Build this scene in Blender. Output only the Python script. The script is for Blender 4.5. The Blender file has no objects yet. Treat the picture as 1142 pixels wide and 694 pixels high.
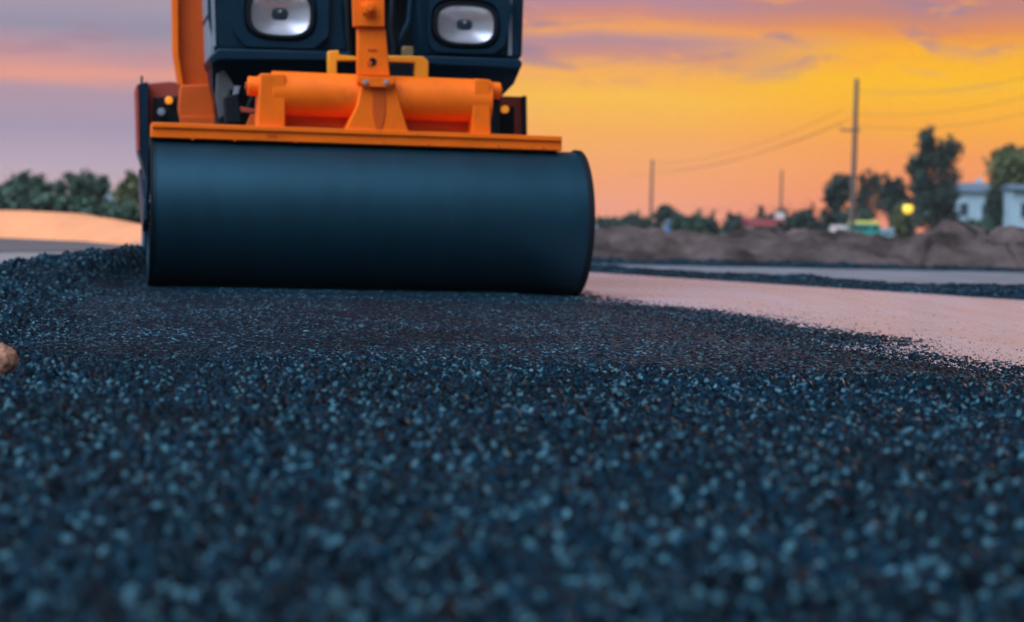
import bpy, bmesh, math, random
import numpy as np
from mathutils import Vector, Matrix
R = math.radians
random.seed(4)
rng = np.random.default_rng(11)
sc = bpy.context.scene
COL = sc.collection

# ------------------------------------------------------------------ camera
FPX, W0, H0 = 2200.0, 1142.0, 694.0
CAM_H = 0.40
PITCH = math.atan((347 - 247.8) / FPX)
ROLL = math.atan(0.0253)
f_ = Vector((0, math.cos(PITCH), -math.sin(PITCH)))
r0 = Vector((1, 0, 0)); u0 = r0.cross(f_)
r_ = r0 * math.cos(ROLL) + u0 * math.sin(ROLL)
u_ = u0 * math.cos(ROLL) - r0 * math.sin(ROLL)
CAM = Vector((0, 0, CAM_H))
cam_d = bpy.data.cameras.new('camera')
cam = bpy.data.objects.new('camera', cam_d); COL.objects.link(cam)
m = Matrix((( r_.x, u_.x, -f_.x, 0), (r_.y, u_.y, -f_.y, 0), (r_.z, u_.z, -f_.z, 0), (0, 0, 0, 1)))
cam.matrix_world = Matrix.Translation(CAM) @ m
cam_d.sensor_width = 36; cam_d.sensor_fit = 'HORIZONTAL'
cam_d.lens = FPX / W0 * 36
cam_d.clip_start = 0.05; cam_d.clip_end = 6000
cam_d.dof.use_dof = True
cam_d.dof.focus_distance = 5.9
cam_d.dof.aperture_fstop = cam_d.lens / 21.0
cam_d.dof.aperture_blades = 0
sc.camera = cam

def ray(px, py):
    return f_ * FPX + r_ * (px - W0 / 2) - u_ * (py - H0 / 2)
def G(px, py, z=0.0):                      # point where a sight line meets the level z
    d = ray(px, py); t = (z - CAM_H) / d.z
    return CAM + d * t
def at(px, py, Y):                         # point at depth Y
    d = ray(px, py); return CAM + d * (Y / d.y)

# ------------------------------------------------------------------ materials
def srgb(r, g, b):
    def c(v):
        v /= 255.0
        return v / 12.92 if v <= .04045 else ((v + .055) / 1.055) ** 2.4
    return (c(r), c(g), c(b), 1)

def mat(name, col, rough=.5, metal=0.0, var=.15, scale=6.0, bump=0.0, bscale=40, spec=.5, emit=None, estr=0, coat=0, stretch=(1, 1, 1), rvar=.0):
    m = bpy.data.materials.new(name); m.use_nodes = True
    nt = m.node_tree; N = nt.nodes; L = nt.links
    b = N['Principled BSDF']
    b.inputs['Roughness'].default_value = rough
    b.inputs['Metallic'].default_value = metal
    b.inputs['Specular IOR Level'].default_value = spec
    b.inputs['Coat Weight'].default_value = coat
    b.inputs['Coat Roughness'].default_value = .22
    tc = N.new('ShaderNodeTexCoord'); mp = N.new('ShaderNodeMapping')
    mp.inputs['Scale'].default_value = stretch
    L.new(tc.outputs['Object'], mp.inputs[0])
    no = N.new('ShaderNodeTexNoise'); no.inputs['Scale'].default_value = scale; no.inputs['Detail'].default_value = 6
    no.inputs['Roughness'].default_value = .65
    L.new(mp.outputs[0], no.inputs['Vector'])
    ra = N.new('ShaderNodeValToRGB')
    c = Vector(col[:3])
    ra.color_ramp.elements[0].position = .3; ra.color_ramp.elements[1].position = .7
    ra.color_ramp.elements[0].color = (*(c * (1 - var)), 1); ra.color_ramp.elements[1].color = (*(c * (1 + var)), 1)
    L.new(no.outputs['Fac'], ra.inputs[0]); L.new(ra.outputs[0], b.inputs['Base Color'])
    if rvar:
        mr = N.new('ShaderNodeMapRange'); mr.inputs['To Min'].default_value = rough - rvar; mr.inputs['To Max'].default_value = rough + rvar
        L.new(no.outputs['Fac'], mr.inputs[0]); L.new(mr.outputs[0], b.inputs['Roughness'])
    if bump:
        n2 = N.new('ShaderNodeTexNoise'); n2.inputs['Scale'].default_value = bscale; n2.inputs['Detail'].default_value = 5
        L.new(mp.outputs[0], n2.inputs['Vector'])
        bu = N.new('ShaderNodeBump'); bu.inputs['Strength'].default_value = 1; bu.inputs['Distance'].default_value = bump
        L.new(n2.outputs['Fac'], bu.inputs['Height']); L.new(bu.outputs[0], b.inputs['Normal'])
    if emit:
        b.inputs['Emission Color'].default_value = emit; b.inputs['Emission Strength'].default_value = estr
    return m

ORANGE = mat('orange paint', (.92, .150, .003), .5, spec=.22, var=.10, scale=5, bump=.0006, bscale=14, rvar=.1)
def grime(m, amount=.5):
    nt = m.node_tree; N = nt.nodes; L = nt.links; b = N['Principled BSDF']; old = b.inputs['Base Color'].links[0].from_socket
    tc = N.new('ShaderNodeTexCoord'); n = N.new('ShaderNodeTexNoise'); n.inputs['Scale'].default_value = 9; n.inputs['Detail'].default_value = 10; n.inputs['Roughness'].default_value = .72
    L.new(tc.outputs['Object'], n.inputs['Vector']); q = N.new('ShaderNodeMapRange'); q.inputs[1].default_value = .56; q.inputs[2].default_value = .74; q.inputs[4].default_value = amount
    L.new(n.outputs['Fac'], q.inputs[0]); x = N.new('ShaderNodeMixRGB'); L.new(q.outputs[0], x.inputs[0]); L.new(old, x.inputs[1]); x.inputs[2].default_value = (.05, .03, .02, 1)
    L.new(x.outputs[0], b.inputs['Base Color'])
grime(ORANGE, .28)
ORANGE_D = mat('darker red orange paint', (.60, .085, .008), .55, spec=.2, var=.12, scale=4, bump=.0006, bscale=14)  # darker orange; on the web plate its tone paints in shade
DARK = mat('dark blue black body paint', (.003, .022, .042), .42, var=.2, scale=4, rvar=.08, spec=.16)
BLACK = mat('black rubber and grime', (.003, .006, .010), .7, var=.3, spec=.2)
GREY = mat('grey painted steel', (.22, .25, .30), .5, var=.2)
RED = mat('faded red panel', (.34, .06, .04), .55, spec=.2, var=.15)
CHROME = mat('reflector', (.52, .50, .52), .22, metal=.55, var=.04)
AMBER = mat('amber lens', (.9, .3, .02), .25, emit=(1, .30, .02, 1), estr=.6)
AMBER_OFF = mat('dull amber lens', (.5, .15, .02), .3)
BULB = mat('bulb', (.12, .16, .2), .3)

def lens_mat():
    m = bpy.data.materials.new('clear lamp glass'); m.use_nodes = True
    nt = m.node_tree; N = nt.nodes; L = nt.links
    N.remove(N['Principled BSDF']); out = N['Material Output']
    tr = N.new('ShaderNodeBsdfTransparent'); tr.inputs[0].default_value = (.95, .97, 1, 1)
    gl = N.new('ShaderNodeBsdfGlossy'); gl.inputs['Roughness'].default_value = .12
    lw0 = N.new('ShaderNodeLayerWeight'); lw0.inputs['Blend'].default_value = .3; lw = N.new('ShaderNodeMath'); lw.operation = 'MULTIPLY_ADD'; L.new(lw0.outputs['Facing'], lw.inputs[0]); lw.inputs[1].default_value = .4; lw.inputs[2].default_value = .07
    w = N.new('ShaderNodeTexWave'); w.inputs['Scale'].default_value = 40
    tc = N.new('ShaderNodeTexCoord'); L.new(tc.outputs['Object'], w.inputs[0])
    bu = N.new('ShaderNodeBump'); bu.inputs['Distance'].default_value = .002; L.new(w.outputs['Fac'], bu.inputs['Height'])
    L.new(bu.outputs[0], gl.inputs['Normal'])
    mx = N.new('ShaderNodeMixShader'); L.new(lw.outputs[0], mx.inputs[0]); L.new(tr.outputs[0], mx.inputs[1]); L.new(gl.outputs[0], mx.inputs[2])
    L.new(mx.outputs[0], out.inputs['Surface']); return m
LENS = lens_mat()

def drum_mat():
    m = mat('rolled drum steel', (.008, .046, .073), .42, metal=.6, spec=.35, var=.12, scale=4, stretch=(1.6, .6, .6), rvar=.07)
    nt = m.node_tree; N = nt.nodes; L = nt.links; b = N['Principled BSDF']
    # dried asphalt specks and faint scratches on the steel
    tc = N.new('ShaderNodeTexCoord'); v = N.new('ShaderNodeTexVoronoi'); v.inputs['Scale'].default_value = 16
    L.new(tc.outputs['Object'], v.inputs['Vector'])
    lt = N.new('ShaderNodeMath'); lt.operation = 'LESS_THAN'; lt.inputs[1].default_value = .07
    L.new(v.outputs['Distance'], lt.inputs[0])
    n = N.new('ShaderNodeTexNoise'); n.inputs['Scale'].default_value = 3; L.new(tc.outputs['Object'], n.inputs['Vector'])
    gt = N.new('ShaderNodeMath'); gt.operation = 'GREATER_THAN'; gt.inputs[1].default_value = .6; L.new(n.outputs['Fac'], gt.inputs[0])
    mu = N.new('ShaderNodeMath'); mu.operation = 'MULTIPLY'; L.new(lt.outputs[0], mu.inputs[0]); L.new(gt.outputs[0], mu.inputs[1])
    old = b.inputs['Base Color'].links[0].from_socket
    mix = N.new('ShaderNodeMixRGB'); L.new(mu.outputs[0], mix.inputs[0]); L.new(old, mix.inputs[1]); mix.inputs[2].default_value = (.03, .07, .10, 1)
    L.new(mix.outputs[0], b.inputs['Base Color'])
    return m
DRUM = drum_mat()

# ------------------------------------------------------------------ object helpers
def tag(o, label=None, cat=None, group=None, kind=None):
    if label: o['label'] = label
    if cat: o['category'] = cat
    if group: o['group'] = group
    if kind: o['kind'] = kind
    return o
def empty(name, loc=(0, 0, 0), rz=0):
    o = bpy.data.objects.new(name, None); COL.objects.link(o); o.location = loc; o.rotation_euler = (0, 0, rz)
    o.empty_display_size = .2
    return o
def link(name, me, material, parent=None):
    o = bpy.data.objects.new(name, me); COL.objects.link(o)
    if material: me.materials.append(material)
    if parent: o.parent = parent
    return o
def build(name, bm, material, parent=None, bevel=0, smooth=False, segs=2):
    bmesh.ops.recalc_face_normals(bm, faces=bm.faces)
    me = bpy.data.meshes.new(name); bm.to_mesh(me); bm.free()
    o = link(name, me, material, parent)
    if bevel:
        md = o.modifiers.new('bevel', 'BEVEL'); md.width = bevel; md.segments = segs; md.limit_method = 'ANGLE'; md.angle_limit = R(35)
        smooth = True
    if smooth:
        for p in me.polygons: p.use_smooth = True
        try: me.set_sharp_from_angle(angle=R(40))
        except Exception: pass
    return o
def B(): return bmesh.new()
def box(bm, x0, x1, y0, y1, z0, z1):
    v = [bm.verts.new((x, y, z)) for z in (z0, z1) for y in (y0, y1) for x in (x0, x1)]
    for q in ((0, 1, 3, 2), (4, 6, 7, 5), (0, 4, 5, 1), (2, 3, 7, 6), (0, 2, 6, 4), (1, 5, 7, 3)): bm.faces.new([v[i] for i in q])
    return bm
def prism(bm, pts, y0, y1):                 # outline in x,z run along y ; pts may carry own scale at back
    a = [bm.verts.new((x, y0, z)) for x, z in pts]; b = [bm.verts.new((x, y1, z)) for x, z in pts]
    n = len(pts); bm.faces.new(a); bm.faces.new(b[::-1])
    for i in range(n): bm.faces.new((a[i], b[i], b[(i + 1) % n], a[(i + 1) % n]))
    return bm
def prism_x(bm, pts, x0, x1):               # outline in y,z run along x
    a = [bm.verts.new((x0, y, z)) for y, z in pts]; b = [bm.verts.new((x1, y, z)) for y, z in pts]
    n = len(pts); bm.faces.new(a); bm.faces.new(b[::-1])
    for i in range(n): bm.faces.new((a[i], b[i], b[(i + 1) % n], a[(i + 1) % n]))
    return bm
def cyl(bm, p0, p1, r0, r1=None, n=32, cap=True):
    p0, p1 = Vector(p0), Vector(p1); r1 = r0 if r1 is None else r1
    d = (p1 - p0).normalized(); a = d.orthogonal().normalized(); b = d.cross(a)
    A = [bm.verts.new(p0 + (a * math.cos(t) + b * math.sin(t)) * r0) for t in (2 * math.pi * i / n for i in range(n))]
    Bv = [bm.verts.new(p1 + (a * math.cos(t) + b * math.sin(t)) * r1) for t in (2 * math.pi * i / n for i in range(n))]
    for i in range(n): bm.faces.new((A[i], A[(i + 1) % n], Bv[(i + 1) % n], Bv[i]))
    if cap: bm.faces.new(A[::-1]); bm.faces.new(Bv)
    return bm
def tube(bm, pts, r, n=10):
    pts = [Vector(p) for p in pts]; rings = []
    a = None
    for i, p in enumerate(pts):
        d = (pts[min(i + 1, len(pts) - 1)] - pts[max(i - 1, 0)]).normalized()
        a = (d.orthogonal() if a is None else a - d * a.dot(d)).normalized(); b = d.cross(a)
        rr = r[i] if isinstance(r, (list, tuple)) else r
        rings.append([bm.verts.new(p + (a * math.cos(2 * math.pi * k / n) + b * math.sin(2 * math.pi * k / n)) * rr) for k in range(n)])
    for A, C in zip(rings, rings[1:]):
        for k in range(n): bm.faces.new((A[k], A[(k + 1) % n], C[(k + 1) % n], C[k]))
    bm.faces.new(rings[0][::-1]); bm.faces.new(rings[-1])
    return bm
def lathe_x(bm, prof, n=96):                # prof: (x, radius) about the local x axis through z0
    rings = []
    for x, r in prof:
        rings.append([bm.verts.new((x, r * math.cos(2 * math.pi * k / n), r * math.sin(2 * math.pi * k / n))) for k in range(n)])
    for A, C in zip(rings, rings[1:]):
        for k in range(n): bm.faces.new((A[k], A[(k + 1) % n], C[(k + 1) % n], C[k]))
    return bm
def mesh_np(name, verts, faces, material, parent=None, smooth=False):
    me = bpy.data.meshes.new(name)
    v = np.asarray(verts, dtype=np.float32); f = np.asarray(faces, dtype=np.int32); k = f.shape[1]
    me.vertices.add(len(v)); me.vertices.foreach_set('co', v.ravel())
    me.loops.add(f.size); me.loops.foreach_set('vertex_index', f.ravel())
    me.polygons.add(len(f)); me.polygons.foreach_set('loop_start', np.arange(0, f.size, k, dtype=np.int32))
    me.polygons.foreach_set('loop_total', np.full(len(f), k, dtype=np.int32))
    if smooth: me.polygons.foreach_set('use_smooth', np.ones(len(f), dtype=bool))
    me.update(calc_edges=True); me.validate()
    return link(name, me, material, parent)
def grid_faces(nr, nc):
    i = np.arange(nr * nc).reshape(nr, nc)
    return np.stack([i[:-1, :-1], i[:-1, 1:], i[1:, 1:], i[1:, :-1]], -1).reshape(-1, 4)

# ------------------------------------------------------------------ value noise
def _h(ix, iy, s):
    n = (ix.astype(np.int64) * 374761393 + iy.astype(np.int64) * 668265263 + s * 1274126177) & 0xffffffff
    n = ((n ^ (n >> 13)) * 1274126177) & 0xffffffff
    n = ((n ^ (n >> 16)) * 2246822519) & 0xffffffff
    return ((n ^ (n >> 15)) & 0xffffff) / float(0xffffff)
def vnoise(x, y, s=0):
    ix, iy = np.floor(x), np.floor(y); fx, fy = x - ix, y - iy
    fx = fx * fx * (3 - 2 * fx); fy = fy * fy * (3 - 2 * fy)
    a, b, c, d = _h(ix, iy, s), _h(ix + 1, iy, s), _h(ix, iy + 1, s), _h(ix + 1, iy + 1, s)
    return (a * (1 - fx) + b * fx) * (1 - fy) + (c * (1 - fx) + d * fx) * fy
def fbm(x, y, s=0, o=4):
    t, a, n = 0, .5, 0
    for k in range(o):
        t = t + a * vnoise(x * 2 ** k, y * 2 ** k, s + k * 7); n += a; a *= .5
    return t / n
def stones(X, Y, c, s, tall=.5):
    """packed angular aggregate: the highest of the tilted faceted domes around each point"""
    ix, iy = np.floor(X / c), np.floor(Y / c); H = np.full(X.shape, -1e3)
    for dx in (-1, 0, 1):
        for dy in (-1, 0, 1):
            jx, jy = ix + dx, iy + dy
            cx = (jx + .15 + .7 * _h(jx, jy, s)) * c; cy = (jy + .15 + .7 * _h(jx, jy, s + 1)) * c
            a = _h(jx, jy, s + 2) * np.pi; top = _h(jx, jy, s + 3); rr = (.55 + .45 * _h(jx, jy, s + 4)) * c
            u = ((X - cx) * np.cos(a) + (Y - cy) * np.sin(a)) / rr; v = (-(X - cx) * np.sin(a) + (Y - cy) * np.cos(a)) / (rr * .75)
            d = np.maximum(np.maximum(np.abs(u), np.abs(v)), .72 * (np.abs(u + v)))
            d = np.maximum(d, .70 * np.abs(u - v))
            t = (_h(jx, jy, s + 5) - .5) * u * .7 + (_h(jx, jy, s + 6) - .5) * v * .7
            h = (top - .5) * tall * 1.1 + t * .6 + .55 - .75 * np.maximum(d - .35, 0) ** 1.3
            H = np.maximum(H, h)
    return H * c
def sstep(a, b, x):
    t = np.clip((x - a) / (b - a), 0, 1); return t * t * (3 - 2 * t)

# ------------------------------------------------------------------ ground
b1a, b1b = G(652, 334), G(1142, 422)        # where the loose mat meets the rolled lane
def lane_edge(y):                           # x of that boundary at depth y
    return b1a.x + (b1b.x - b1a.x) * (y - b1a.y) / (b1b.y - b1a.y)
def toe(y):                                 # x of the foot of the left windrow
    return np.interp(y, [1.0, 2.6, 3.7, 5.4, 8.0, 10.2, 11.0, 13.0], [-.62, -.76, -.90, -1.16, -1.56, -1.98, -1.96, -2.25])

def asphalt_material():
    m = bpy.data.materials.new('loose hot asphalt'); m.use_nodes = True
    nt = m.node_tree; N = nt.nodes; L = nt.links; b = N['Principled BSDF']
    tc = N.new('ShaderNodeTexCoord')
    v = N.new('ShaderNodeTexVoronoi'); v.inputs['Scale'].default_value = 95; L.new(tc.outputs['Object'], v.inputs['Vector'])
    sp = N.new('ShaderNodeSeparateColor'); L.new(v.outputs['Color'], sp.inputs[0])
    ra = N.new('ShaderNodeValToRGB'); e = ra.color_ramp.elements
    e[0].position = .15; e[0].color = (.0002, .002, .005, 1)
    e[1].position = 1; e[1].color = (.060, .145, .180, 1)  # pale end of the per-stone tone paints in the glints
    x = ra.color_ramp.elements.new(.5); x.color = (.0003, .006, .014, 1)
    x = ra.color_ramp.elements.new(.85); x.color = (.0012, .021, .039, 1)
    L.new(sp.outputs[0], ra.inputs[0])
    n = N.new('ShaderNodeTexNoise'); n.inputs['Scale'].default_value = 1.3; n.inputs['Detail'].default_value = 5; L.new(tc.outputs['Object'], n.inputs['Vector'])
    mr = N.new('ShaderNodeMapRange'); mr.inputs['From Min'].default_value = .3; mr.inputs['From Max'].default_value = .7; mr.inputs['To Min'].default_value = .5; mr.inputs['To Max'].default_value = 1.5
    L.new(n.outputs['Fac'], mr.inputs[0])
    mu = N.new('ShaderNodeVectorMath'); mu.operation = 'SCALE'; L.new(ra.outputs[0], mu.inputs[0]); L.new(mr.outputs[0], mu.inputs['Scale'])
    L.new(mu.outputs[0], b.inputs['Base Color'])
    r2 = N.new('ShaderNodeMapRange'); r2.inputs['To Min'].default_value = .27; r2.inputs['To Max'].default_value = .75; L.new(sp.outputs[1], r2.inputs[0]); L.new(r2.outputs[0], b.inputs['Roughness'])
    b.inputs['Specular IOR Level'].default_value = .15
    b.inputs['Specular Tint'].default_value = (.55, .85, 1, 1)
    n2 = N.new('ShaderNodeTexNoise'); n2.inputs['Scale'].default_value = 260; n2.inputs['Detail'].default_value = 4; L.new(tc.outputs['Object'], n2.inputs['Vector'])
    bu = N.new('ShaderNodeBump'); bu.inputs['Distance'].default_value = .0028; bu.inputs['Strength'].default_value = 1
    L.new(n2.outputs['Fac'], bu.inputs['Height']); L.new(bu.outputs[0], b.inputs['Normal'])
    return m
ASPH = asphalt_material()

def build_loose_mat():
    y = [1.25]
    while y[-1] < 13.2: y.append(y[-1] + max(.0030, y[-1] * .00165))
    y = np.array(y); t = np.linspace(-.262, .262, 960)
    Y, T = np.meshgrid(y, t, indexing='ij'); X = (Y + 3) * T
    toeX = toe(Y) + (fbm(X * 1.2, Y * 1.2, 3) - .5) * .3
    d = toeX - X                                           # distance left of the windrow foot
    wide = .62 + .06 * Y
    far_ = sstep(8.6, 10.6, Y); wide = wide * (1 - far_) + .30 * far_
    heap = sstep(-.05, .55 - .25 * far_, d) * (1 - sstep(wide, wide + .42, d))
    hh = (-.034 + .034 * fbm(X * .9, Y * .9, 21, 3) + .150 * far_) * heap
    lump = (fbm(X * 4, Y * 4, 31, 4) - .5) * .06 * heap + (fbm(X * 11, Y * 11, 41, 3) - .5) * .055 * np.clip(heap * 1.4, 0, 1)
    near = 1 - sstep(4.5, 5.6, Y + (fbm(X * 2, Y * 2, 51, 3) - .5) * .9)
    er = X - lane_edge(Y); near = near * (1 - sstep(-.7, .0, er)); rough = np.clip(near + heap * .9, 0, 1)
    big = stones(X, Y, .016, 100, 1.0); mid = stones(X, Y, .0105, 200, .9)
    big = np.maximum(big, stones(X, Y, .030, 150, 1.0) * .7 - .010)
    clod = stones(X, Y, .070, 300, .8) * sstep(.30, 1.0, heap) * .45
    z = .012 + big * (.14 + .86 * rough) * 1.7 + mid * (.6 + .3 * rough)
    z = z + (fbm(X * 1.5, Y * 1.5, 61, 4) - .5) * (.012 + .03 * near) + (fbm(X * 16, Y * 16, 71, 3) - .5) * .034 * rough * (.4 + .6 * near) + hh + lump + clod
    # thins out grain by grain over the rolled lane
    e = X - lane_edge(Y) + (fbm(X * 3, Y * 1.2, 81, 4) - .5) * .14
    sp = .016 * sstep(-.5, .0, e) + .013 * sstep(0.0, .8, e) + .05 * sstep(.9, 1.6, e)
    z = z + (mid / .0105 - .6) * .010 * sstep(-.5, .1, e)
    z = z - sp
    z = np.where(d > wide + .5, -.06, z)
    z = np.where(Y > 12.6, -.06, z)
    edge = np.minimum(np.arange(960), np.arange(960)[::-1])[None, :] < 3
    z = np.where(edge, -.06, z)
    verts = np.stack([X, Y, z], -1).reshape(-1, 3)
    o = mesh_np('asphalt_mat', verts, grid_faces(len(y), 960), ASPH, None, True)
    tag(o, 'loose dark blue black asphalt mix spread in front of the roller', None, None, 'structure')
build_loose_mat()

def grains():
    g = np.random.default_rng(77); n = 11000
    Y = 4.2 + 6.4 * g.random(n) ** .9; e = g.exponential(.26, n) - .12; X = lane_edge(Y) + e
    X[:500] = lane_edge(Y[:500]) + g.random(500) * 1.5
    s = (.0011 + .0022 * g.random(n) ** 3)
    base = np.array([[1, 0, 0], [0, 1, 0], [-1, 0, 0], [0, -1, 0], [0, 0, .8], [0, 0, -.8]], float)
    V = base[None] * s[:, None, None] * (1 + .35 * g.normal(size=(n, 6, 1))); a = g.random(n) * 6.28
    V = np.stack([V[..., 0] * np.cos(a)[:, None] - V[..., 1] * np.sin(a)[:, None], V[..., 0] * np.sin(a)[:, None] + V[..., 1] * np.cos(a)[:, None], V[..., 2]], -1)
    V += np.stack([X, Y, s * .6], -1)[:, None]
    F = np.array([[0, 1, 4], [1, 2, 4], [2, 3, 4], [3, 0, 4], [1, 0, 5], [2, 1, 5], [3, 2, 5], [0, 3, 5]])
    o = mesh_np('loose_gravel', V.reshape(-1, 3), (F[None] + 6 * np.arange(n)[:, None, None]).reshape(-1, 3), ASPH)
    tag(o, kind='stuff')
grains()

def poly_slab(name, pts, z, th, material):
    bm = B(); a = [bm.verts.new((p[0], p[1], z)) for p in pts]; b = [bm.verts.new((p[0], p[1], z - th)) for p in pts]; n = len(pts)
    bm.faces.new(a); bm.faces.new(b[::-1])
    for i in range(n): bm.faces.new((a[i], b[i], b[(i + 1) % n], a[(i + 1) % n]))
    return build(name, bm, material)

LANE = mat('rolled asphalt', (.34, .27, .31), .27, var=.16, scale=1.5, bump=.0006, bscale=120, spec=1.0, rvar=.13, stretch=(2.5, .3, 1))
lf1, lf2 = G(660, 304), G(1142, 335)
def far_edge(y): return lf1.x + (lf2.x - lf1.x) * (y - lf1.y) / (lf2.y - lf1.y)
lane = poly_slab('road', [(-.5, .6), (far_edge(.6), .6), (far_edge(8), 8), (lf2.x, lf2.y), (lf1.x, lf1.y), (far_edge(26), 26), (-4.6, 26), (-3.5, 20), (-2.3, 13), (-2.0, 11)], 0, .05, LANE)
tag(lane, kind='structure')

# base terrain
def terrain_material():
    m = mat('dry earth', (.09, .07, .065), .95, spec=.1, var=.35, scale=.35, bump=.02, bscale=3)
    return m
bm = B(); s = 4000
vs = [bm.verts.new(p) for p in ((-s, -200, -.055), (s, -200, -.055), (s, s, -.055), (-s, s, -.055))]; bm.faces.new(vs)
tag(build('ground', bm, terrain_material()), kind='structure')
# far grass beyond the banks
GRASSY = mat('far rough grass', (.035, .06, .03), .9, var=.4, scale=.3)
far = poly_slab('meadow', [(-700, 40), (-6, 33), (30, 34), (700, 60), (900, 900), (-900, 900)], -.03, .02, GRASSY)
tag(far, kind='structure')
# old pavement at left, behind the windrow
OLD = mat('old pale pavement', (.24, .20, .20), .6, var=.25, scale=.5, spec=.6, bump=.003, bscale=20)
OLD_SHADE = mat('pavement darkened for shade', (.10, .085, .085), .6, var=.25, scale=.6, bump=.003, bscale=20)  # darker copy of the pavement, shade put into its colour
c1, c2, c3, c4 = G(-200, 276), G(220, 276), G(220, 330), G(-200, 345)
tag(poly_slab('pavement', [(p.x, p.y) for p in (c4, c3, c2, c1)], -.038, .012, OLD), kind='structure')
c1, c2, c3, c4 = G(-260, 254), G(260, 268), G(240, 277), G(-240, 277.5)
tag(poly_slab('shoulder', [(p.x, p.y) for p in (c4, c3, c2, c1)], -.030, .02, OLD_SHADE), kind='structure')  # dark strip standing for shadow on the old pavement
# wet grey strip and dark rough edge on the right, beyond the lane
WET = mat('wet grey limestone base', (.12, .15, .18), .5, var=.5, scale=1.2, spec=.8, bump=.006, bscale=9)
w = [G(560, 290), G(660, 292.5), G(1142, 302), G(1700, 312), G(1700, 350), G(1142, 321), G(660, 300), G(560, 296)]
tag(poly_slab('shoulder', [(p.x, p.y) for p in w[::-1]], -.02, .03, WET), kind='structure')

def ridge(name, line, width, height, seed, material, step=.05, lump=.3, lumpscale=3, stone=0, base=-.05, sharp=1.0, gully=0):
    """a long heap of soil or mix following a ground line; line = [(x, y, height), ...]"""
    P = np.array(line, float); seg = np.hypot(*np.diff(P[:, :2], axis=0).T); S = np.r_[0, np.cumsum(seg)]
    s = np.arange(0, S[-1], step); x = np.interp(s, S, P[:, 0]); y = np.interp(s, S, P[:, 1]); h = np.interp(s, S, P[:, 2])
    tx, ty = np.gradient(x), np.gradient(y); l = np.hypot(tx, ty); nx, ny = -ty / l, tx / l
    w = np.arange(0, width + step, step)
    X = x[:, None] + nx[:, None] * w; Y = y[:, None] + ny[:, None] * w
    u = w[None, :] / width + (fbm(X * .8, Y * .8, seed) - .5) * .25
    prof = np.clip(np.sin(np.clip(u, 0, 1) * np.pi), 0, 1) ** sharp
    Z = base + prof * h[:, None] * (1 + (fbm(X * lumpscale * .35, Y * lumpscale * .35, seed + 3) - .5) * lump * 2) + prof * (fbm(X * lumpscale * 2, Y * lumpscale * 2, seed + 5) - .5) * lump * h[:, None]
    if gully:
        q = (s[:, None] * .9 + w[None, :] * 1.1) + fbm(X * .7, Y * .7, seed + 9) * 3.0
        Z -= prof * gully * h[:, None] * np.clip(np.sin(q * 2.1), 0, 1) ** 3
    if stone: Z += prof ** .5 * stones(X + fbm(X * 3, Y * 3, 8) * .3, Y, stone, seed + 50, .9) * (.8 if stone < .2 else .28)
    Z[:, -1] = Z[:, 0] = base - .01; Z[0] = Z[-1] = base - .01
    return mesh_np(name, np.stack([X, Y, Z], -1).reshape(-1, 3), grid_faces(*X.shape), material, None, True)

EARTH = mat('dug brown earth', (.072, .052, .048), .95, spec=.1, var=.8, scale=1.6, bump=.03, bscale=6)
pts = [G(540, 289), G(660, 290), G(760, 292), G(900, 295), G(1142, 301), G(1400, 306), G(1800, 318)]
hs = [.20, .27, .34, .33, .62, .70, .75]
tag(ridge('dirt_bank', [(p.x, p.y, h) for p, h in zip(pts, hs)], 3.4, 1, 5, EARTH, .035, .60, 2.0, .42, gully=.95), kind='structure')
# dark kerb of loose mix along the rolled lane
pts = [G(560, 297.5), G(660, 303.5), G(900, 318.5), G(1142, 334.5), G(1700, 372)]
tag(ridge('asphalt_windrow', [(p.x, p.y, h) for p, h in zip(pts, (.06, .06, .075, .095, .10))], 1.0, 1, 15, ASPH, .02, .5, 4, .03, sharp=.6), kind='structure')
pts = [G(560, 287), G(660, 290.5), G(900, 296), G(1142, 302.5), G(1700, 312)]
tag(ridge('asphalt_windrow', [(p.x, p.y, h) for p, h in zip(pts, (.05,) * 5)], .6, 1, 25, ASPH, .04, .5, 4, .05, sharp=.6), kind='structure')
SAND = mat('orange sand', (.80, .30, .13), .9, var=.12, scale=.7, bump=.02, bscale=5)
pts = [G(-320, 259), G(-100, 261), G(0, 263), G(90, 267), G(175, 274), G(260, 281)]
tag(ridge('sand_bank', [(p.x, p.y, h) for p, h in zip(pts, (.50, .47, .43, .27, .15, .08))], 2.2, 1, 35, SAND, .08, .10, 1.0, .0), kind='structure')

# ------------------------------------------------------------------ the roller
YAW = R(12.0)
O0 = at(402.5, 243.5, 10.73); ORI = Vector((O0.x, O0.y, 0))
roller = empty('road_roller', ORI, YAW)
tag(roller, 'orange tandem road roller with wide dark steel drum and two headlights, on fresh asphalt', 'road roller')
Minv = (Matrix.Translation(ORI) @ Matrix.Rotation(YAW, 4, 'Z')).inverted()
Cl = Minv @ CAM
def Lp(px, py, yl):                          # roller-frame x, z of a sight line at local depth yl
    d = Minv.to_3x3() @ ray(px, py); t = (yl - Cl.y) / d.y; p = Cl + d * t
    return (p.x, p.z)
def pp(pts, yl): return [Lp(a, b, yl) for a, b in pts]

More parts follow.
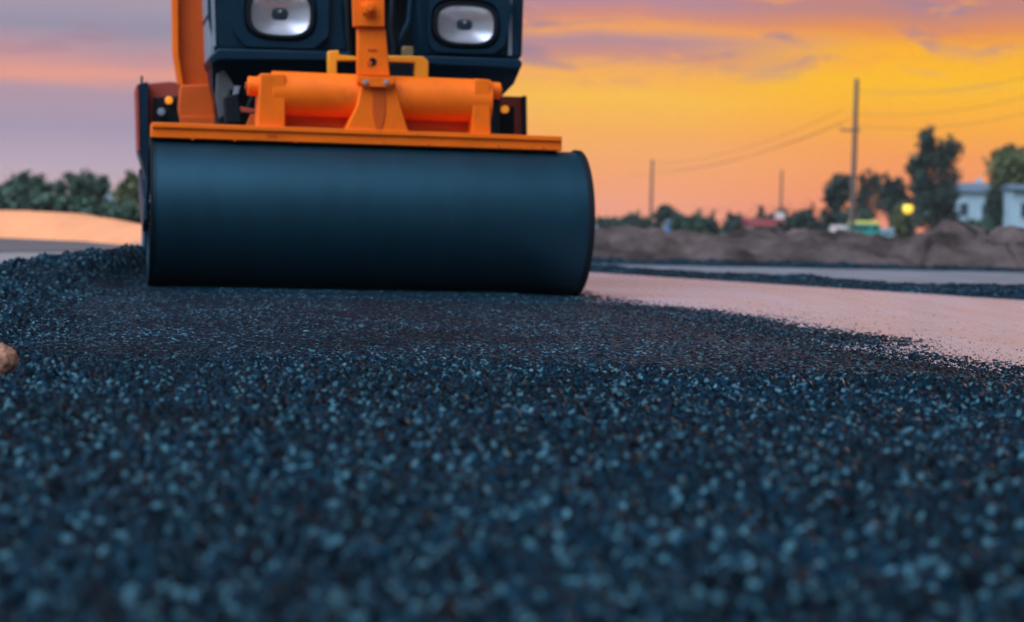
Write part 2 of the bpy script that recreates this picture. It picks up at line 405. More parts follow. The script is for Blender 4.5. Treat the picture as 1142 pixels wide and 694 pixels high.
# drum
RD = .40
xl = Lp(167, 240, -.2)[0]; xr = Lp(644, 250, 0)[0]
bm = B()
prof = [(xl + .10, RD - .30), (xl + .10, RD - .035), (xl, RD - .030), (xl, RD - .006), (xl + .006, RD), (xl + .022, RD), (xl + .026, RD - .004), (xr - .030, RD - .004), (xr - .026, RD + .003), (xr - .006, RD + .003), (xr, RD - .002), (xr, RD - .030), (xr - .10, RD - .035), (xr - .10, RD - .30)]
lathe_x(bm, prof, 128)
drum = build('drum', bm, DRUM, roller, smooth=True); drum.location = (0, 0, RD)
bm = B()
for x in (xl + .09, xr - .09):
    bm = B(); cyl(bm, (x - .012, 0, 0), (x + .012, 0, 0), RD - .032, n=64)
    build('end_plate', bm, BLACK, drum, bevel=.003)
bm = B()
for x, k in ((xl + .004, .45), (xr - .018, 1.0)):
    bm = B(); lathe_x(bm, [(x - .016 * k, RD - .034), (x - .016 * k, RD + .004), (x - .012 * k, RD + .008), (x + .012 * k, RD + .008), (x + .016 * k, RD + .004), (x + .016 * k, RD - .034)], 96)
    build('rim', bm, BLACK, drum, smooth=True)
for x, s_ in ((xl + .07, -1), (xr - .07, 1)):
    bm = B(); cyl(bm, (x, 0, 0), (x + s_ * .05, 0, 0), .12, n=32)
    for k in range(8): cyl(bm, (x, .085 * math.cos(k * math.pi / 4), .085 * math.sin(k * math.pi / 4)), (x + s_ * .065, .085 * math.cos(k * math.pi / 4), .085 * math.sin(k * math.pi / 4)), .011, n=6)
    build('hub', bm, GREY, drum, bevel=.002)

# scraper beam across the top of the drum
yb = -.16
bm = B()
a = pp([(168.5, 139), (627, 151.5), (627, 168.5), (169, 153.5)], yb)
zt, zb = (a[0][1] + a[1][1]) / 2, (a[2][1] + a[3][1]) / 2
box(bm, a[0][0], a[1][0], yb, yb + .15, zb, zt)
beam = build('front_beam', bm, ORANGE, roller, bevel=.006)
bm = B(); box(bm, a[0][0] + .004, a[1][0] - .004, yb - .014, yb + .06, zt - .022, zt + .004)
build('lip', bm, ORANGE, beam, bevel=.003)
bm = B()
for px in (215, 262, 330, 478, 556, 606):
    x, z = Lp(px, 160 + (px - 400) * .027, yb); bm = B(); cyl(bm, (x, yb - .008, z), (x, yb + .01, z), .009, n=6)
    build('bolt', bm, ORANGE_D, beam, bevel=.001)
bm = B(); p = pp([(298, 148), (309, 148), (309, 153), (298, 153)], yb - .014)
box(bm, p[0][0], p[1][0], yb - .004, yb + .01, p[2][1], p[0][1]); build('latch', bm, ORANGE_D, beam, bevel=.001)
# arms that carry the drum from both sides
for u, v in ((xl - .030, xl - .010), (xr + .008, xr + .035)):
    bm = B(); prism_x(bm, [(-.06, .46), (-.08, .36), (.0, .30), (.5, .34), (1.3, .50), (1.3, .66), (.5, .52)], u, v)
    build('drum_arm', bm, DARK, roller, bevel=.005)

# big cross tube
yt = -.02
xa, za = Lp(303, 82, yt); xb, zb2 = Lp(545, 132, yt)
zc = (Lp(420, 84, yt)[1] + Lp(420, 133, yt)[1]) / 2; rt = (Lp(420, 84, yt)[1] - Lp(420, 133, yt)[1]) / 2
bm = B(); cyl(bm, (xa, yt, zc), (xb, yt, zc), rt, n=48); build('cross_tube', bm, ORANGE, roller, bevel=.004)
bm = B(); box(bm, xa, xb, yt + .03, yt + .06, zt - .01, zc); build('web_plate', bm, ORANGE_D, roller)  # darker orange puts the shade of the recess under the tube into colour
for (p0, p1, py) in ((276, 300, 96), (545, 558, 101)):
    u, z = Lp(p0, py, yt); v, _ = Lp(p1, py, yt)
    bm = B(); r = .052 if p0 < 300 else .046
    cyl(bm, (u, yt, z), (v, yt, z), r, n=32); pin = build('pin', bm, ORANGE, roller, bevel=.008)
    bm = B(); e = u if p0 < 300 else v; sgn = -1 if p0 < 300 else 1
    cyl(bm, (e, yt, z), (e + sgn * .01, yt, z), r * .45, n=6); build('cap', bm, ORANGE_D, pin, bevel=.002)
# outer brackets
for (A, Cc, D, E) in (((290, 82), (318, 83), (318, 148), (287, 148)), ((528, 88), (546, 89), (547, 152), (526, 152))):
    q = pp([A, Cc, D, E], -.12)
    bm = B(); prism(bm, q, -.135, .10); build('bracket', bm, ORANGE, roller, bevel=.007)
# centre gusset
yg = -.16
bm = B(); prism(bm, pp([(404, 88), (440, 89), (447, 118), (457, 150), (384, 148), (398, 118)], yg), yg, .08)
gus = build('gusset', bm, ORANGE, roller, bevel=.008)
bm = B(); prism(bm, pp([(415, 97), (430, 97), (430, 128), (425, 146), (420, 146), (415, 128)], yg - .004), yg - .006, yg + .02); build('rib', bm, ORANGE_D, gus, bevel=.003)
bm = B(); prism(bm, pp([(398, 85), (441, 86.5), (440, 93), (433, 98), (406, 97), (399, 92)], yg - .02), yg - .035, yg + .05); col_ = build('collar', bm, ORANGE, gus, bevel=.004)
bm = B()
for px in (408, 431):
    x, z = Lp(px, 92, yg - .04); bm = B(); cyl(bm, (x, yg - .048, z), (x, yg - .02, z), .014, n=6)
    build('bolt', bm, GREY, gus, bevel=.002)
# tongue, the upright centre post
ytg = -.15
bm = B(); prism(bm, pp([(399, 31), (430, 32), (435, 85), (399, 84)], ytg), ytg, ytg + .07)
ton = build('centre_post', bm, ORANGE, roller, bevel=.006)
bm = B(); prism(bm, pp([(391, -90), (428, -90), (429, 30.5), (395, 29.5)], ytg - .02), ytg - .03, ytg + .05); build('upper_plate', bm, ORANGE, ton, bevel=.006)
bm = B(); x, z = Lp(411, 9, ytg - .06); cyl(bm, (x, ytg - .075, z), (x, ytg - .02, z), .040, n=6); cyl(bm, (x, ytg - .10, z), (x, ytg - .06, z), .021, n=16); build('bolt', bm, ORANGE, ton, bevel=.004)
bm = B(); x, z = Lp(415.5, 69, ytg); cyl(bm, (x, ytg - .004, z), (x, ytg + .02, z), .021, n=24); build('hole_bush', bm, BLACK, ton)
bm = B(); x, z = Lp(412, 70.5, ytg); cyl(bm, (x, ytg - .010, z), (x, ytg + .02, z), .013, n=12); build('pin_head', bm, ORANGE_D, ton)
bm = B(); p = pp([(410, 54), (420, 54), (420, 57), (410, 57)], ytg); box(bm, p[0][0], p[1][0], ytg - .006, ytg + .01, p[2][1], p[0][1]); build('stop', bm, ORANGE_D, ton, bevel=.001)
# little yellow orange hoops either side of the post
YEL = mat('yellow orange paint', (.95, .33, .01), .42, var=.08)
ys = .16
for q in ([(366, 57), (378, 56), (378, 61), (398, 63), (398, 68), (376, 68), (376, 84), (366, 84)],
          [(432, 62), (472, 63), (478, 68), (478, 90), (463, 90), (463, 70), (432, 69)]):
    bm = B(); prism(bm, pp(q, ys), ys, ys + .07); build('hoop', bm, YEL, roller, bevel=.006)

# hood, twin lamp housings
yh = .85
def bodypart(name, q, y0, y1, material, bevel=.02, parent=roller):
    bm = B(); prism(bm, pp(q, y0), y0, y1); return build(name, bm, material, parent, bevel=bevel, segs=3)
hood = bodypart('hood', [(228, -190), (250, -215), (566, -215), (586, -190), (585, 2), (583, 66), (468, 64), (465, 20), (462, -30), (392, -30), (384, 10), (390, 60), (240, 57), (232, 20)], yh, yh + 1.5, DARK, .03)
bodypart('grille_recess', [(380, -35), (470, -35), (470, 110), (380, 110)], yh + .22, yh + .5, BLACK, .01)
bodypart('side_panel', [(222, -200), (230, -205), (240, 70), (234, 70)], yh + .03, yh + 1.3, GREY, .004)
# raised surround panels of the lamps
def frame_panel(outer, hole_c, hw, hh, y, th, name):
    # panel with a rounded opening: built as a ring between outline and hole
    n = 48; bm = B(); cx, cz = Lp(*hole_c, y); k = (y - Cl.y) / FPX
    O = pp(outer, y); rings = []
    def outline(t):                           # cast from the centre to the polygon
        dx, dz = math.cos(t), math.sin(t); best = None
        for i in range(len(O)):
            (x1, z1), (x2, z2) = O[i], O[(i + 1) % len(O)]
            ex, ez = x2 - x1, z2 - z1; den = dx * ez - dz * ex
            if abs(den) < 1e-9: continue
            s1 = ((x1 - cx) * ez - (z1 - cz) * ex) / den; w_ = ((x1 - cx) * dz - (z1 - cz) * dx) / den
            if s1 > 0 and -1e-6 <= w_ <= 1 + 1e-6 and (best is None or s1 < best): best = s1
        return cx + dx * best, cz + dz * best
    def hole(t, gr=0):
        c, s2 = math.cos(t), math.sin(t); p = 3.2
        r = (abs(c / (hw * k + gr)) ** p + abs(s2 / (hh * k + gr)) ** p) ** (-1 / p)
        return cx + c * r, cz + s2 * r
    T = [2 * math.pi * i / n for i in range(n)]
    for fn, yy in ((outline, y + th), (outline, y), (lambda t: hole(t, .012), y), (hole, y + .02), (hole, y + th)):
        rings.append([bm.verts.new((fn(t)[0], yy, fn(t)[1])) for t in T])
    for A, C2 in zip(rings, rings[1:]):
        for i in range(n): bm.faces.new((A[i], A[(i + 1) % n], C2[(i + 1) % n], C2[i]))
    build(name, bm, DARK, hood, smooth=True)
    return cx, cz, k
for (outer, c, hw, hh) in (
        ([(262, -40), (368, -38), (366, 40), (350, 54), (275, 52), (260, 36)], (313, 15), 33, 24),
        ([(478, -30), (560, -28), (572, 10), (562, 52), (550, 60), (484, 58), (478, 50)], (519.5, 27), 32.5, 21.5)):
    cx, cz, k = frame_panel(outer, c, hw + 5, hh + 5, yh - .045, .06, 'lamp_surround')
    hl = None
    def se(t, a, b, p=3.0):
        c1, s1 = math.cos(t), math.sin(t); r = (abs(c1 / a) ** p + abs(s1 / b) ** p) ** (-1 / p); return cx + c1 * r, cz + s1 * r
    n = 48; T = [2 * math.pi * i / n for i in range(n)]; a_, b_ = hw * k, hh * k
    def rings_mesh(name, specs, material, parent, cap=True):
        bm = B(); rg = []
        for sx, yy in specs: rg.append([bm.verts.new((se(t, a_ * sx, b_ * sx)[0], yy, se(t, a_ * sx, b_ * sx)[1])) for t in T])
        for A, C2 in zip(rg, rg[1:]):
            for i in range(n): bm.faces.new((A[i], A[(i + 1) % n], C2[(i + 1) % n], C2[i]))
        if cap: bm.faces.new(rg[-1])
        return build(name, bm, material, parent, smooth=True)
    hl = rings_mesh('headlight', [(1.15, yh + .01), (1.15, yh - .05), (1.12, yh - .062), (1.03, yh - .062), (.99, yh - .05), (.99, yh + .0)], BLACK, roller, False)
    rings_mesh('reflector', [(q, yh - .046 + .050 * (1 - q * q)) for q in (.98, .93, .87, .8, .72, .64, .55, .46, .36, .26, .15)], CHROME, hl)
    rings_mesh('lens', [(.99, yh - .048), (.90, yh - .060), (.65, yh - .070), (.3, yh - .075), (.05, yh - .076)], LENS, hl)
    bm = B(); cyl(bm, (cx, yh - .030, cz + .014), (cx, yh + .02, cz + .014), .007, .014, n=20); build('bulb', bm, CHROME, hl, bevel=.006)
# bumper lip beneath the lamps
for lipq, lowq in (([(233, 64), (243, 54), (392, 58), (392, 68), (244, 67), (236, 72)], [(236, 66), (392, 67), (392, 84), (300, 86), (272, 96), (258, 108), (247, 112), (240, 96)]),
                   ([(468, 62), (580, 66), (583, 71), (581, 77), (468, 72)], [(468, 71), (581, 76), (578, 92), (567, 106), (557, 104), (546, 92), (468, 90)])):
    bmp = bodypart('bumper', lipq, yh - .12, yh + .5, DARK, .010)
    bm = B(); prism(bm, pp(lowq, yh - .08), yh - .08, yh + .45)
    zt_ = max(v.co.z for v in bm.verts)
    for v in bm.verts:                         # the skirt leans back under the lip
        if v.co.y < yh: v.co.y += (zt_ - v.co.z) * 1.3
    build('skirt', bm, DARK, bmp, bevel=.006)
bodypart('trim', [(566, -120), (571, -120), (571, 62), (567, 62)], yh - .008, yh + .02, GREY, .002, hood)
bodypart('trim', [(232, -120), (236, -120), (241, 52), (237, 52)], yh - .008, yh + .02, GREY, .002, hood)
# gear between frame and hood
bodypart('bellows', [(243, 100), (300, 84), (560, 90), (556, 160), (243, 160)], yh + .10, yh + .45, BLACK, .02)
bodypart('chassis', [(248, 110), (300, 100), (545, 104), (552, 175), (248, 175)], yh + .5, yh + 1.6, BLACK, .02)
bodypart('tie_plate', [(242, 82), (250, 78), (262, 96), (252, 128), (245, 132), (241, 108)], yh - .02, yh + .06, mat('dusty steel', (.07, .075, .085), .6), .004)
bodypart('tie_plate', [(262, 96), (268, 96), (262, 120), (256, 122)], yh - .06, yh - .03, GREY, .003)
bodypart('linkage', [(268, 119), (292, 123), (292, 127), (270, 125)], .3, .36, RED, .003)
bodypart('linkage', [(280, 127), (292, 129), (290, 140), (274, 142)], .3, .36, ORANGE_D, .003)
bodypart('valve_block', [(250, 108), (266, 104), (270, 138), (252, 138)], .45, .6, BLACK, .01)
for (pl, y_, rr) in (([(455, -60), (458, -10), (455, 25), (444, 48), (446, 70)], .75, .016), ([(446, -60), (438, -10), (436, 30), (440, 55), (438, 78)], .72, .02), ([(388, -60), (386, 0), (388, 40), (392, 78)], .78, .018), ([(272, 96), (282, 108), (276, 122), (284, 140)], .5, .014), ([(258, 100), (254, 118), (262, 134), (258, 146)], .55, .014)):
    P = []
    for (a1, b1), (a2, b2) in zip(pl, pl[1:]):
        for t in (0, .25, .5, .75): x, z = Lp(a1 + (a2 - a1) * t, b1 + (b2 - b1) * t, y_); P.append((x, y_ + .02 * math.sin(7 * z), z))
    bm = B(); tube(bm, P, rr); build('hose', bm, DARK if rr == .016 else BLACK, roller, smooth=True)
bodypart('hose_fitting', [(449, 52), (461, 52), (461, 66), (449, 66)], .62, .68, mat('brass', (.35, .25, .12), .4, metal=.8), .004)

# left upright of the cab frame, an open orange channel
yc = 1.35
bodypart('frame_post', [(190, -260), (236, -260), (238, 60), (238, 100), (224, 100), (218, 98), (201, 96), (194, 60)], yc + .05, yc + .12, ORANGE_D, .006)
bodypart('frame_post_edge', [(187, -260), (196, -260), (199, 60), (205, 97), (199, 94), (193, 60)], yc - .02, yc + .13, ORANGE, .004)
bodypart('post_foot', [(201, 95), (236, 94), (240, 128), (241, 142), (203, 142), (199, 120)], yc - .04, yc + .12, ORANGE_D, .01)
bodypart('post_foot_plate', [(202, 130), (241, 130), (242, 143), (203, 142)], yc - .06, yc + .14, ORANGE_D, .004)
# rear fenders with marker lights
def fender(q_panel, q_black, amber, disc, side):
    y0 = 2.1
    fd = bodypart('fender', q_panel, y0, y0 + .5, RED, .008)
    bodypart('mount', q_black, y0 - .05, y0 + .02, BLACK, .005, fd)
    x, z = Lp(*amber, y0 - .08); bm = B(); cyl(bm, (x, y0 - .09, z), (x, y0 - .04, z), .024, n=24)
    build('marker_light', bm, AMBER, fd, bevel=.006)
    if disc:
        x, z = Lp(*disc, y0 - .08); bm = B(); cyl(bm, (x, y0 - .09, z), (x, y0 - .04, z), .024, n=24); build('reflector_disc', bm, GREY, fd, bevel=.004)
fender([(164, 93), (190, 91), (204, 93), (204, 160), (164, 162)], [(171, 109), (204, 107), (204, 138), (171, 138)], (188.5, 112), (180, 125), 0)
fender([(546, 112), (556, 107), (585.5, 108), (586, 150), (586, 168), (546, 168)], [(547, 122), (574, 118), (574, 150), (547, 150)], (563.5, 122), None, 1)
bodypart('fender_edge', [(583, 107), (587.5, 107), (588, 152), (584, 152)], 2.06, 2.5, DARK, .003)
bodypart('rear_side_plate', [(153, 94), (165, 91), (166, 190), (162, 200), (158, 180), (154, 168)], 2.0, 2.6, DARK, .006)
bodypart('side_edge', [(151.8, 96), (154.5, 94), (156, 168), (154, 168)], 1.99, 2.61, RED, .002)
bm = B(); x, z = Lp(158, 92, 2.1); tube(bm, [(x, 2.1, z - .05), (x, 2.1, z + .04)], .008); build('peg', bm, DARK, roller)
# rear body, deck, seat, steering wheel, canopy, rear drum (seen only when stepping aside)
bm = B(); box(bm, -.72, .72, 2.35, 3.9, .78, 1.35); build('rear_body', bm, ORANGE, roller, bevel=.05, segs=3)
bm = B(); box(bm, -.85, .85, 2.2, 2.5, .62, .80); build('deck', bm, BLACK, roller, bevel=.01)
bm = B(); lathe_x(bm, [(-1.0, .1), (-1.0, RD - .03), (-1.09, RD - .02), (-1.09, RD), (1.09, RD), (1.09, RD - .02), (1.0, RD - .03), (1.0, .1)], 96)
rd = build('drum', bm, DRUM, roller, smooth=True); rd.location = (0, 3.1, RD)
for x0 in (-1.0, 1.0):
    bm = B(); cyl(bm, (x0 - .01, 0, 0), (x0 + .01, 0, 0), RD - .03, n=48); build('end_plate', bm, BLACK, rd)
for x0 in (-.86, .86):
    bm = B(); prism_x(bm, [(2.7, .9), (3.5, .9), (3.25, .35), (2.95, .35)], x0, x0 + .05); build('drum_arm', bm, ORANGE, roller, bevel=.006)
    bm = B(); box(bm, x0 * .98, x0 * .98 + .07, 3.5, 3.58, 1.3, 2.45); build('frame_post', bm, ORANGE, roller, bevel=.006)
bm = B(); box(bm, .80, .88, 1.42, 1.50, 1.55, 2.45); build('frame_post', bm, ORANGE, roller, bevel=.006)
bm = B(); box(bm, -1.15, 1.1, 1.2, 3.8, 2.45, 2.53); build('canopy', bm, ORANGE, roller, bevel=.03, segs=3)
bm = B(); box(bm, -.25, .25, 2.75, 3.2, 1.37, 1.50); seat = build('seat', bm, BLACK, roller, bevel=.03, segs=3)
bm = B(); box(bm, -.25, .25, 3.203, 3.32, 1.40, 2.0); build('backrest', bm, BLACK, seat, bevel=.03, segs=3)

# ------------------------------------------------------------------ stone at the left edge
def rock(name, c, s, seed, material):
    bm = B(); bmesh.ops.create_icosphere(bm, subdivisions=4, radius=1)
    r = random.Random(seed); off = [Vector((r.uniform(-1, 1), r.uniform(-1, 1), r.uniform(-1, 1))).normalized() for _ in range(12)]
    from mathutils import noise
    for v in bm.verts:
        n = v.co.normalized(); d = min([1.0] + [(.62 + .07 * i % .3) / max(n.dot(o), .01) for i, o in enumerate(off)])
        d *= 1 + .10 * noise.noise(n * 3 + Vector((seed, 0, 0))) + .04 * noise.noise(n * 9)
        v.co = Vector((n.x * d * s[0], n.y * d * s[1], n.z * d * s[2]))
    o = build(name, bm, material, None, smooth=True); o.location = c; return o
ROCK = mat('pinkish brown stone', (.36, .17, .11), .9, var=.5, scale=40, bump=.008, bscale=70)
p = at(4, 401, 4.35)
tag(rock('rock', p, (.031, .034, .040), 3, ROCK), 'pinkish brown stone lying on the dark asphalt heap at the left edge', 'rock')

# ------------------------------------------------------------------ trees and shrubs
def leaf_mat(name, c, c2):
    m = mat(name, c, .7, var=.35, scale=1.2)
    nt = m.node_tree; N = nt.nodes; L = nt.links; b = N['Principled BSDF']
    g = N.new('ShaderNodeNewGeometry'); ra = N.new('ShaderNodeValToRGB')
    ra.color_ramp.elements[0].color = (*c, 1); ra.color_ramp.elements[1].color = (*c2, 1)
    L.new(g.outputs['Random Per Island'], ra.inputs[0]); L.new(ra.outputs[0], b.inputs['Base Color'])
    return m
LF_DARK = leaf_mat('dark leaves', (.012, .030, .028), (.035, .065, .045))
LF_MID = leaf_mat('mid leaves', (.03, .07, .05), (.07, .13, .08))
LF_OLIVE = leaf_mat('olive leaves', (.06, .08, .03), (.14, .15, .05))
BARK = mat('bark', (.05, .04, .035), .9)

def foliage(name, blobs, n, leaf, material, parent, seed, tight=.26):
    """leaves scattered in clumps inside the blobs; blobs = (cx, cy, cz, rx, ry, rz)"""
    g = np.random.default_rng(seed); Bq = np.array(blobs, float)
    vol = np.prod(Bq[:, 3:], 1) ** .75; idx = g.choice(len(Bq), size=max(10, n // 24), p=vol / vol.sum())
    d = g.normal(size=(len(idx), 3)); d /= np.linalg.norm(d, axis=1)[:, None]; rad = g.uniform(.35, 1.05, len(idx))[:, None]
    cc = Bq[idx, :3] + d * rad * Bq[idx, 3:]
    ms = Bq[idx, 3:].mean(1) * tight
    k = n // len(idx) + 1
    P = (cc[:, None, :] + g.normal(size=(len(idx), k, 3)) * ms[:, None, None] * .8).reshape(-1, 3)
    m_ = len(P); a = g.normal(size=(m_, 3)); a /= np.linalg.norm(a, axis=1)[:, None]
    b = np.cross(a, g.normal(size=(m_, 3))); b /= np.linalg.norm(b, axis=1)[:, None]
    s = g.uniform(.6, 1.4, m_)[:, None] * leaf
    V = np.stack([P - a * s, P - b * s * .5, P + a * s, P + b * s * .5], 1).reshape(-1, 3)
    return mesh_np(name, V, np.arange(m_ * 4).reshape(-1, 4), material, parent)
def tree(px, py_top, py_base, halfw, Y, lf, label, seed, shape='round', n=2600, group=None, name='tree', cat='tree'):
    """a tree whose top and half width are given as seen, standing on the ground at depth Y"""
    g = random.Random(seed)
    top = at(px, py_top, Y); k = Y / FPX; base = Vector((top.x, Y, -.05)); hgt = top.z + .05; hw = halfw * k
    t = empty(name, base); tag(t, label, cat, group)
    th = hgt * (.34 if shape in ('round', 'open') else .12)
    bm = B(); top_r = hgt * .012 + .01
    tube(bm, [(0, 0, -.05), (.02 * hgt, 0, th * .5), (-.01 * hgt, .01, th), (0, 0, hgt * .72), (.01, 0, hgt * .93)], [hgt * .032, hgt * .026, hgt * .021, hgt * .011, hgt * .004], 8)
    for i in range(9):
        a = g.uniform(0, 6.28); z0 = hgt * g.uniform(.25, .75); l = hw * g.uniform(.5, .95)
        tube(bm, [(0, 0, z0), (math.cos(a) * l * .5, math.sin(a) * l * .5, z0 + l * .35), (math.cos(a) * l, math.sin(a) * l, z0 + l * .8)], [hgt * .011, hgt * .007, hgt * .003], 6)
    build('trunk', bm, BARK, t, smooth=True)
    bl = []
    if shape == 'round':
        for i in range(9):
            a = g.uniform(0, 6.28); q = g.uniform(.1, .55); z = g.uniform(.40, .84)
            bl.append((math.cos(a) * hw * q, math.sin(a) * hw * q, hgt * z, hw * .60, hw * .60, hgt * .19))
        bl.append((0, 0, hgt * .87, hw * .5, hw * .5, hgt * .13))
    elif shape == 'open':                       # clumps apart, sky between
        for i in range(24):
            a = g.choice((0, math.pi)) + g.uniform(-.7, .7); z = .30 + .66 * (i + .5) / 24; q = g.uniform(.35, 1.0) * (1 - .45 * abs(z - .62) / .4)
            bl.append((math.cos(a) * hw * q, math.sin(a) * hw * q, hgt * z, hw * .36, hw * .36, hgt * .07))
        bl.append((0, 0, hgt * .40, hw * .55, hw * .6, hgt * .14)); bl.append((0, 0, hgt * .66, hw * .55, hw * .5, hgt * .20))
    elif shape == 'cone':
        for i in range(10):
            z = .12 + .082 * i; bl.append((0, 0, hgt * z, hw * (1.02 - z) * .95, hw * (1.02 - z) * .95, hgt * .06))
    else:                                       # bush
        for i in range(8):
            bl.append((g.uniform(-.6, .6) * hw, g.uniform(-.5, .5) * hw, hgt * g.uniform(.25, .7), hw * .5, hw * .5, hgt * .30))
    foliage('crown', bl, n if shape != 'open' else int(n * 1.5), (hw * .075 + .05) if shape != 'open' else hw * .06 + .04, lf, t, seed, .26 if shape != 'open' else .42)
    return t

RT = 'trees beyond the dirt bank on the right'; LT = 'trees beyond the sand bank on the left'
tree(1043, 146, 262, 26, 120, LF_DARK, 'tallest dark tree, open crowned, with sky showing through, left of the white house', 1, 'open', 5200, RT)
tree(1042, 196, 262, 24, 124, LF_DARK, 'dense dark bushy tree directly under the tallest open crowned tree', 2, 'bush', 2600, RT)
tree(936, 194, 262, 19, 118, LF_DARK, 'small round tree just left of the foot of the tallest utility pole', 3, 'round', 2200, RT)
tree(970, 190, 262, 17, 132, LF_DARK, 'slim dark tree just right of the tallest utility pole', 4, 'open', 2200, RT)
tree(994, 192, 262, 20, 128, LF_DARK, 'dark rounded tree above the yellow lamp, beside the tallest tree', 5, 'round', 2400, RT)
tree(1132, 160, 268, 30, 112, LF_OLIVE, 'large olive tinged tree at the right edge in front of the white houses', 6, 'round', 4200, RT)
tree(1003, 222, 262, 15, 112, LF_OLIVE, 'olive green bush around the yellow lamp', 7, 'bush', 1500, RT, 'bush', 'bush')
tree(906, 222, 262, 10, 135, LF_DARK, 'small dark tree between the red roofed house and the round tree', 8, 'cone', 1200, RT)
tree(848, 230, 262, 8, 140, LF_DARK, 'small dark tree behind the left end of the red roofed house', 9, 'round', 1000, RT)
tree(873, 226, 262, 8, 142, LF_DARK, 'small dark tree at the foot of the middle thin pole', 10, 'round', 1000, RT)
tree(795, 230, 262, 9, 130, LF_DARK, 'pointed dark conifer, broader of the two left of the red roofed house', 11, 'cone', 1200, RT)
tree(814, 229, 262, 4, 130, LF_DARK, 'thinnest pointed dark conifer left of the red roofed house', 12, 'cone', 700, RT)
tree(742, 230, 262, 16, 120, LF_DARK, 'low wide round tree right of the leftmost utility pole', 13, 'round', 1600, RT)
tree(690, 236, 262, 13, 120, LF_MID, 'low bushy tree close to the right end of the drum', 14, 'bush', 1300, RT)
tree(706, 236, 262, 9, 124, LF_MID, 'low round bush left of the leftmost utility pole', 15, 'bush', 1000, RT, 'bush', 'bush')
tree(1117, 196, 262, 13, 108, LF_DARK, 'dark bushy tree between the two white houses, below the olive tree', 16, 'bush', 2400, RT)
i = 20
hed = [(722, 247), (768, 246), (786, 248), (826, 245), (862, 243), (894, 240), (918, 236), (950, 236), (1022, 232), (1062, 246), (1090, 250), (676, 250), (1110, 247)]
places = ['just right of the leftmost utility pole', 'left of the broader pointed conifer', 'at the foot of the broader pointed conifer', 'right of the thinnest conifer',
          'behind the red roofed house', 'right of the red roofed house', 'left of the small round tree', 'at the foot of the tallest utility pole', 'right of the yellow lamp',
          'under the left wall of the white house', 'in front of the white house', 'nearest to the drum at the far end of the bank', 'under the right end of the white house']
for (px, py), pl in zip(hed, places):
    tree(px, py - 9, 262, 25, 108 + (i % 5) * 3, LF_DARK if i % 3 else LF_MID, 'low dark hedge bush ' + pl, i, 'bush', 900, 'low bushes beyond the dirt bank', 'bush', 'bush'); i += 1
# left side
tree(30, 196, 246, 32, 75, LF_MID, 'bushy tree with a pointed top above the grey roof at the left edge', 50, 'round', 2600, LT)
tree(4, 208, 246, 24, 72, LF_MID, 'dark tree cut by the left edge of the photo', 51, 'round', 1800, LT)
tree(80, 195, 252, 19, 78, LF_MID, 'left one of the two tall trees above the small white building', 52, 'open', 1900, LT)
tree(106, 193, 252, 20, 80, LF_MID, 'right one of the two tall trees above the small white building', 53, 'open', 2000, LT)
tree(147, 196, 256, 25, 70, LF_OLIVE, 'round olive green tree just left of the drum', 54, 'round', 2800, LT)
tree(60, 216, 252, 28, 68, LF_MID, 'wide low bush between the grey roof and the small white building', 55, 'bush', 1900, LT, 'bush', 'bush')
lows = [(12, 229, 'at the left edge of the photo'), (42, 227, 'right of the grey roof'), (84, 233, 'left of the small white building'), (108, 235, 'below the small white building'), (128, 236, 'left of the round olive tree'), (150, 240, 'under the round olive tree'), (166, 242, 'behind the left end of the drum')]
for px, py, pl in lows:
    tree(px, py - 12, 255, 26, 54 + (i % 4) * 2, LF_MID, 'low green bush behind the sand bank, ' + pl, i, 'bush', 1100, 'low bushes behind the sand bank', 'bush', 'bush'); i += 1

# ------------------------------------------------------------------ poles and wires
WOOD = mat('weathered pole wood', (.13, .09, .08), .85)
WIRE = mat('wire', (.10, .08, .08), .6)
def pole(px, top, Y, r, label, arm=True):
    t = at(px, top, Y); e = empty('utility_pole', (t.x, Y, -.05)); tag(e, label, 'utility pole', 'utility poles along the road')
    h = t.z + .05; bm = B(); tube(bm, [(0, 0, -.1), (0, 0, h * .5), (0, 0, h)], [r, r * .85, r * .7], 12); build('post', bm, WOOD, e, smooth=True)
    if arm:
        z = h - 2.6 * Y / 100
        bm = B(); box(bm, -.75, .25, -.05, .05, z - .05, z + .05); a = build('crossarm', bm, WOOD, e)
        for x in (-.7, -.3, .2): bm = B(); cyl(bm, (x, 0, z + .05), (x, 0, z + .17), .035, .02, n=8); build('insulator', bm, GREY, a)
    return t
pt = pole(955.5, 88, 100, .15, 'tallest utility pole, right of the middle and crossing the orange sky')
p2 = pole(727.5, 178, 150, .13, 'leftmost utility pole, thin and standing near the low round tree', False)
p3 = pole(872, 190, 150, .11, 'short thin utility pole above the red roofed house', False)
ends = [((941, 122), 100, (727, 182), 150), ((948, 132), 100, (727, 190), 150), ((943, 137), 100, (700, 196), 170)]
labs = ['upper', 'middle', 'lower']
def wire(A, C, sag, r, label):
    P = []
    for i in range(33):
        t = i / 32; p = A.lerp(C, t); p.z -= sag * 4 * t * (1 - t); P.append(p)
    bm = B(); tube(bm, P, r, 6); o = build('power_line', bm, WIRE, None, smooth=True)
    tag(o, label, 'power line', 'power lines hung from the tallest pole'); return o
for (q0, Y0, q1, Y1), l in zip(ends, labs):
    wire(at(*q0, Y0), at(*q1, Y1), .7, .011, l + ' one of the sagging wires running left from the tallest utility pole')
for (q0, q1), l in zip((((955, 100), (1260, 52)), ((948, 126), (1260, 72)), ((955, 140), (1260, 92))), labs):
    wire(at(*q0, 100), at(*q1, 70), .7, .010, l + ' one of the wires running right from the tallest utility pole')

